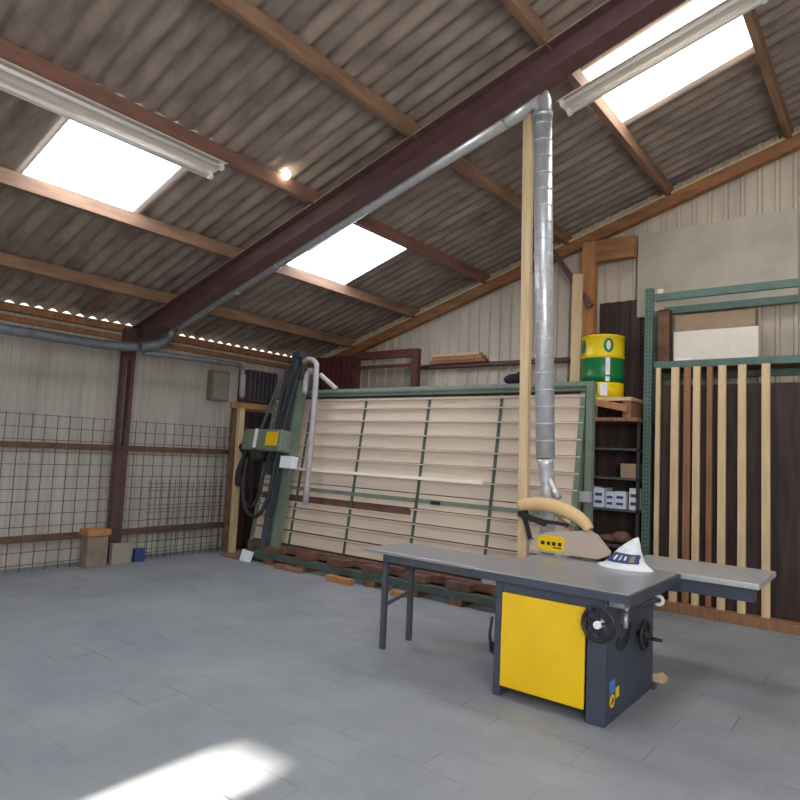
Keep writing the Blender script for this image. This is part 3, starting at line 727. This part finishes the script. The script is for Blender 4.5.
# vertical boards
tag(MB().box((-2.42, 7.72, 0), (-.66, 7.90, .10)).build('timber_sill', 'pine_dark', bevel=.004), 'brown timber sill on the floor under the upright boards', 'timber')
bx_ = ((-2.32, .05, 'pine', 7.80, 'narrow pale board nearest the green rack upright'), (-2.13, .085, 'pine', 7.80, 'wider pale board, second from the green rack upright'),
       (-2.005, .075, 'pine_dark', 7.84, 'brown board set back between two pale boards'), (-1.895, .075, 'pine', 7.80, 'pale board to the right of the brown board'),
       (-1.77, .06, 'pine_dark', 7.86, 'second brown board in the rack, set back'), (-1.63, .08, 'pine', 7.80, 'pale board third from the far end of the row'),
       (-1.43, .08, 'pine', 7.80, 'pale board second from the far end of the row'), (-1.2, .08, 'pine', 7.80, 'last pale board of the row'))
for x, w, m_, y, lab in bx_:
    x += .06
    tag(MB().box((x-w/2, y, .102), (x+w/2, y+.045, 2.79)).build('timber_board', m_, bevel=.003), lab, 'board', 'boards standing in the green rack')
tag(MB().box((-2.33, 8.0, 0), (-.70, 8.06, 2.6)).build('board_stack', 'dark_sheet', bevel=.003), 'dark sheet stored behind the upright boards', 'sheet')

# ------------------------------------------------------------------ shelving between panel saw and rack
sh = thing('shelving_unit', (-2.85, 8.1, 0), 'dark shelving unit between the panel saw and the green rack', 'shelves')
LV = [.62, 1.06, 1.44, 1.80]
for x in (-3.22, -2.515):
    for y in (7.86, 8.34): MB().box((x, y, 0), (x+.035, y+.035, 2.15)).build('post', 'rubber', sh)
for z in LV+[.12]:
    MB().box((-3.22, 7.86, z), (-2.48, 8.375, z+.025)).build('shelf', 'bluegrey', sh)
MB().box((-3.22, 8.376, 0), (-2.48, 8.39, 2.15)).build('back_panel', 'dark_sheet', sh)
MB().box((-3.26, 7.74, 2.15), (-2.475, 8.38, 2.195)).build('top_board', 'pine_dark', sh, .003)
# pallet bearing the drum
pl = thing('timber_pallet', (-2.9, 8.1, 2.2), 'pale timber platform under the oil drum', 'pallet')
MB().box((-3.24, 7.76, 2.197), (-3.10, 8.05, 2.40)).build('bearer', 'pine', pl, .004)
MB().box((-2.66, 7.76, 2.197), (-2.56, 8.18, 2.40)).build('bearer', 'pine_dark', pl, .004)
MB().prism([(-3.08, 7.725, 2.36), (-2.60, 7.725, 2.26), (-2.60, 7.725, 2.35), (-3.08, 7.725, 2.44)], (0, .03, 0)).build('front_plank', 'orange_wood', pl, .003)
MB().box((-3.26, 7.745, 2.401), (-2.55, 8.18, 2.445)).build('deck', 'pine', pl, .003)
# drum
DC = V((-3.01, 8.01, 2.449)); DR = .262
dr = thing('oil_drum', DC, 'yellow and green steel oil drum with an oval green emblem, on the timber platform', 'drum')
def band(z0, z1, bead=()):
    pf = [(DR-.002, z0)]
    for zb in bead: pf += [(DR, zb-.02), (DR+.01, zb), (DR, zb+.02)]
    pf += [(DR, z1)]
    return pf
MB().lathe(band(0, .19), DC, 40).build('lower_band', 'jd_yellow', dr)
MB().lathe(band(.19, .50, (.27, )), DC, 40).build('middle_band', 'jd_green', dr)
mb = MB(); mb.lathe(band(.50, .77, (.535,))+[(DR+.006, .775), (DR+.006, .795), (DR-.01, .80), (DR-.02, .785), (.0001, .785)], DC, 40); mb.build('upper_band', 'jd_yellow', dr)
mb = MB(); mb.torus(DC+V((0, 0, .797)), DR, .008, 'z'); mb.build('rim', 'black', dr)
def wrap(a0, a1, z0, z1, ell_=False, n=14, dr_=.0035):
    mb = MB(); 
    if ell_:
        ac, zc = (a0+a1)/2, (z0+z1)/2; ra, rz_ = (a1-a0)/2, (z1-z0)/2
        c = mb.bm.verts.new(DC+V((math.cos(ac)*(DR+dr_), math.sin(ac)*(DR+dr_), zc))); ring = []
        for k in range(24):
            a = ac+ra*math.cos(2*PI*k/24); z = zc+rz_*math.sin(2*PI*k/24)
            ring.append(mb.bm.verts.new(DC+V((math.cos(a)*(DR+dr_), math.sin(a)*(DR+dr_), z))))
        for k in range(24): mb.bm.faces.new((c, ring[k], ring[(k+1) % 24]))
    else:
        prev = None
        for k in range(n+1):
            a = a0+(a1-a0)*k/n; q = [mb.bm.verts.new(DC+V((math.cos(a)*(DR+dr_), math.sin(a)*(DR+dr_), z))) for z in (z0, z1)]
            if prev: mb.bm.faces.new((prev[0], q[0], q[1], prev[1]))
            prev = q
    return mb
AC = math.atan2(-8.1, 2.955)      # towards the camera
wrap(AC+.02, AC+.50, .565, .745, True).build('emblem_ring', 'jd_green', dr)
wrap(AC+.16, AC+.36, .595, .715, True, dr_=.006).build('emblem', 'offwhite', dr)
wrap(AC-1.30, AC-.9, .565, .745, True).build('emblem_ring', 'jd_green', dr)
tag(wrap(AC-.10, AC+.24, .02, .18).build('drum_label', 'white', dr), 'white paper label')
tag(wrap(AC+.14, AC+.34, .2, .50).build('stripe', 'white', dr), 'pale stripe')

# goods on the shelves
def carton(x0, x1, z, h, y, dy, m_, lab, grp=None):
    x0, x1 = [-3.17+(q+3.17)*1.10 for q in (x0, x1)]
    t = thing('storage_box', ((x0+x1)/2, y, z), lab, 'box', grp)
    MB().box((x0, y, z), (x1, y+dy, z+h)).build('carton', m_, t, .004)
    mb = MB()
    w = x1-x0
    for r in range(2): mb.box((x0+w*.15, y-.002, z+h*(.2+.38*r)), (x0+w*.8, y, z+h*(.36+.38*r)))
    mb.build('printed_panel', 'blue', t)
carton(-3.17, -3.07, 1.086, .25, 7.90, .3, 'box_blue', 'white and blue box, far left on the boxes shelf', 'blue and white boxes on the shelf')
carton(-3.06, -2.94, 1.086, .24, 7.90, .3, 'box_blue', 'white and blue box, second from the left on the boxes shelf', 'blue and white boxes on the shelf')
carton(-2.93, -2.83, 1.086, .20, 7.92, .3, 'box_blue', 'lower white and blue box in the middle of the boxes shelf', 'blue and white boxes on the shelf')
carton(-2.82, -2.70, 1.086, .21, 7.90, .3, 'box_blue', 'white and blue box, second from the right on the boxes shelf', 'blue and white boxes on the shelf')
carton(-2.66, -2.555, 1.086, .26, 7.90, .3, 'offwhite', 'tall pale box at the right end of the boxes shelf', 'blue and white boxes on the shelf')
tag(MB().box((-2.72, 7.9, 1.466), (-2.53, 8.15, 1.64)).build('brown_carton', 'carton', bevel=.006), 'brown open carton on the shelf above the blue and white boxes', 'box')
mb = MB(); mb.ell((-2.88, 8.05, .705), (.15, .1, .055)); mb.ell((-2.73, 8.02, .735), (.12, .09, .08)); mb.ell((-2.66, 8.06, .702), (.06, .08, .05))
tag(mb.build('rag_heap', 'redstuff'), 'reddish rags on the shelf below the boxes', 'rags')

# ------------------------------------------------------------------ light
def lamp(name, kind, loc, energy, color, **k):
    l = bpy.data.lights.new(name, kind); l.energy = energy; l.color = color
    for a, b2 in k.items(): setattr(l, a, b2)
    o = bpy.data.objects.new(name, l); C.objects.link(o); o.location = loc; return o
s = lamp('sun', 'SUN', (-2.6, -6, 6), 45.0, (1, .93, .80), angle=math.radians(2.5))
sd_ = V((0, 4.02, -DH)).normalized()
s.rotation_euler = sd_.to_track_quat('-Z', 'Y').to_euler()
a = lamp('fill_light', 'AREA', (1.2, -1.3, 2.4), 300, (1, .96, .91), shape='RECTANGLE', size=3.5, size_y=3.0)  # added fill lamp behind the camera, not placed in the doorway
a.rotation_euler = (V((-4, 5, .8))-V(a.location)).to_track_quat('-Z', 'Y').to_euler()
w = bpy.data.worlds.new('world'); bpy.context.scene.world = w; w.use_nodes = True
nt = w.node_tree; bg = nt.nodes['Background']
tcw = nt.nodes.new('ShaderNodeTexCoord'); sx = nt.nodes.new('ShaderNodeSeparateXYZ'); rw = nt.nodes.new('ShaderNodeValToRGB')
nt.links.new(tcw.outputs['Generated'], sx.inputs['Vector']); nt.links.new(sx.outputs['Z'], rw.inputs['Fac']); nt.links.new(rw.outputs['Color'], bg.inputs['Color'])
rw.color_ramp.elements[0].position = 0.0; rw.color_ramp.elements[0].color = (.07, .07, .06, 1)
rw.color_ramp.elements[1].position = .06; rw.color_ramp.elements[1].color = (.98, .95, .90, 1); bg.inputs['Strength'].default_value = 1.6
vs = bpy.context.scene.view_settings
vs.view_transform = 'Standard'; vs.look = 'None'; vs.exposure = 0.2; vs.gamma = 1.08
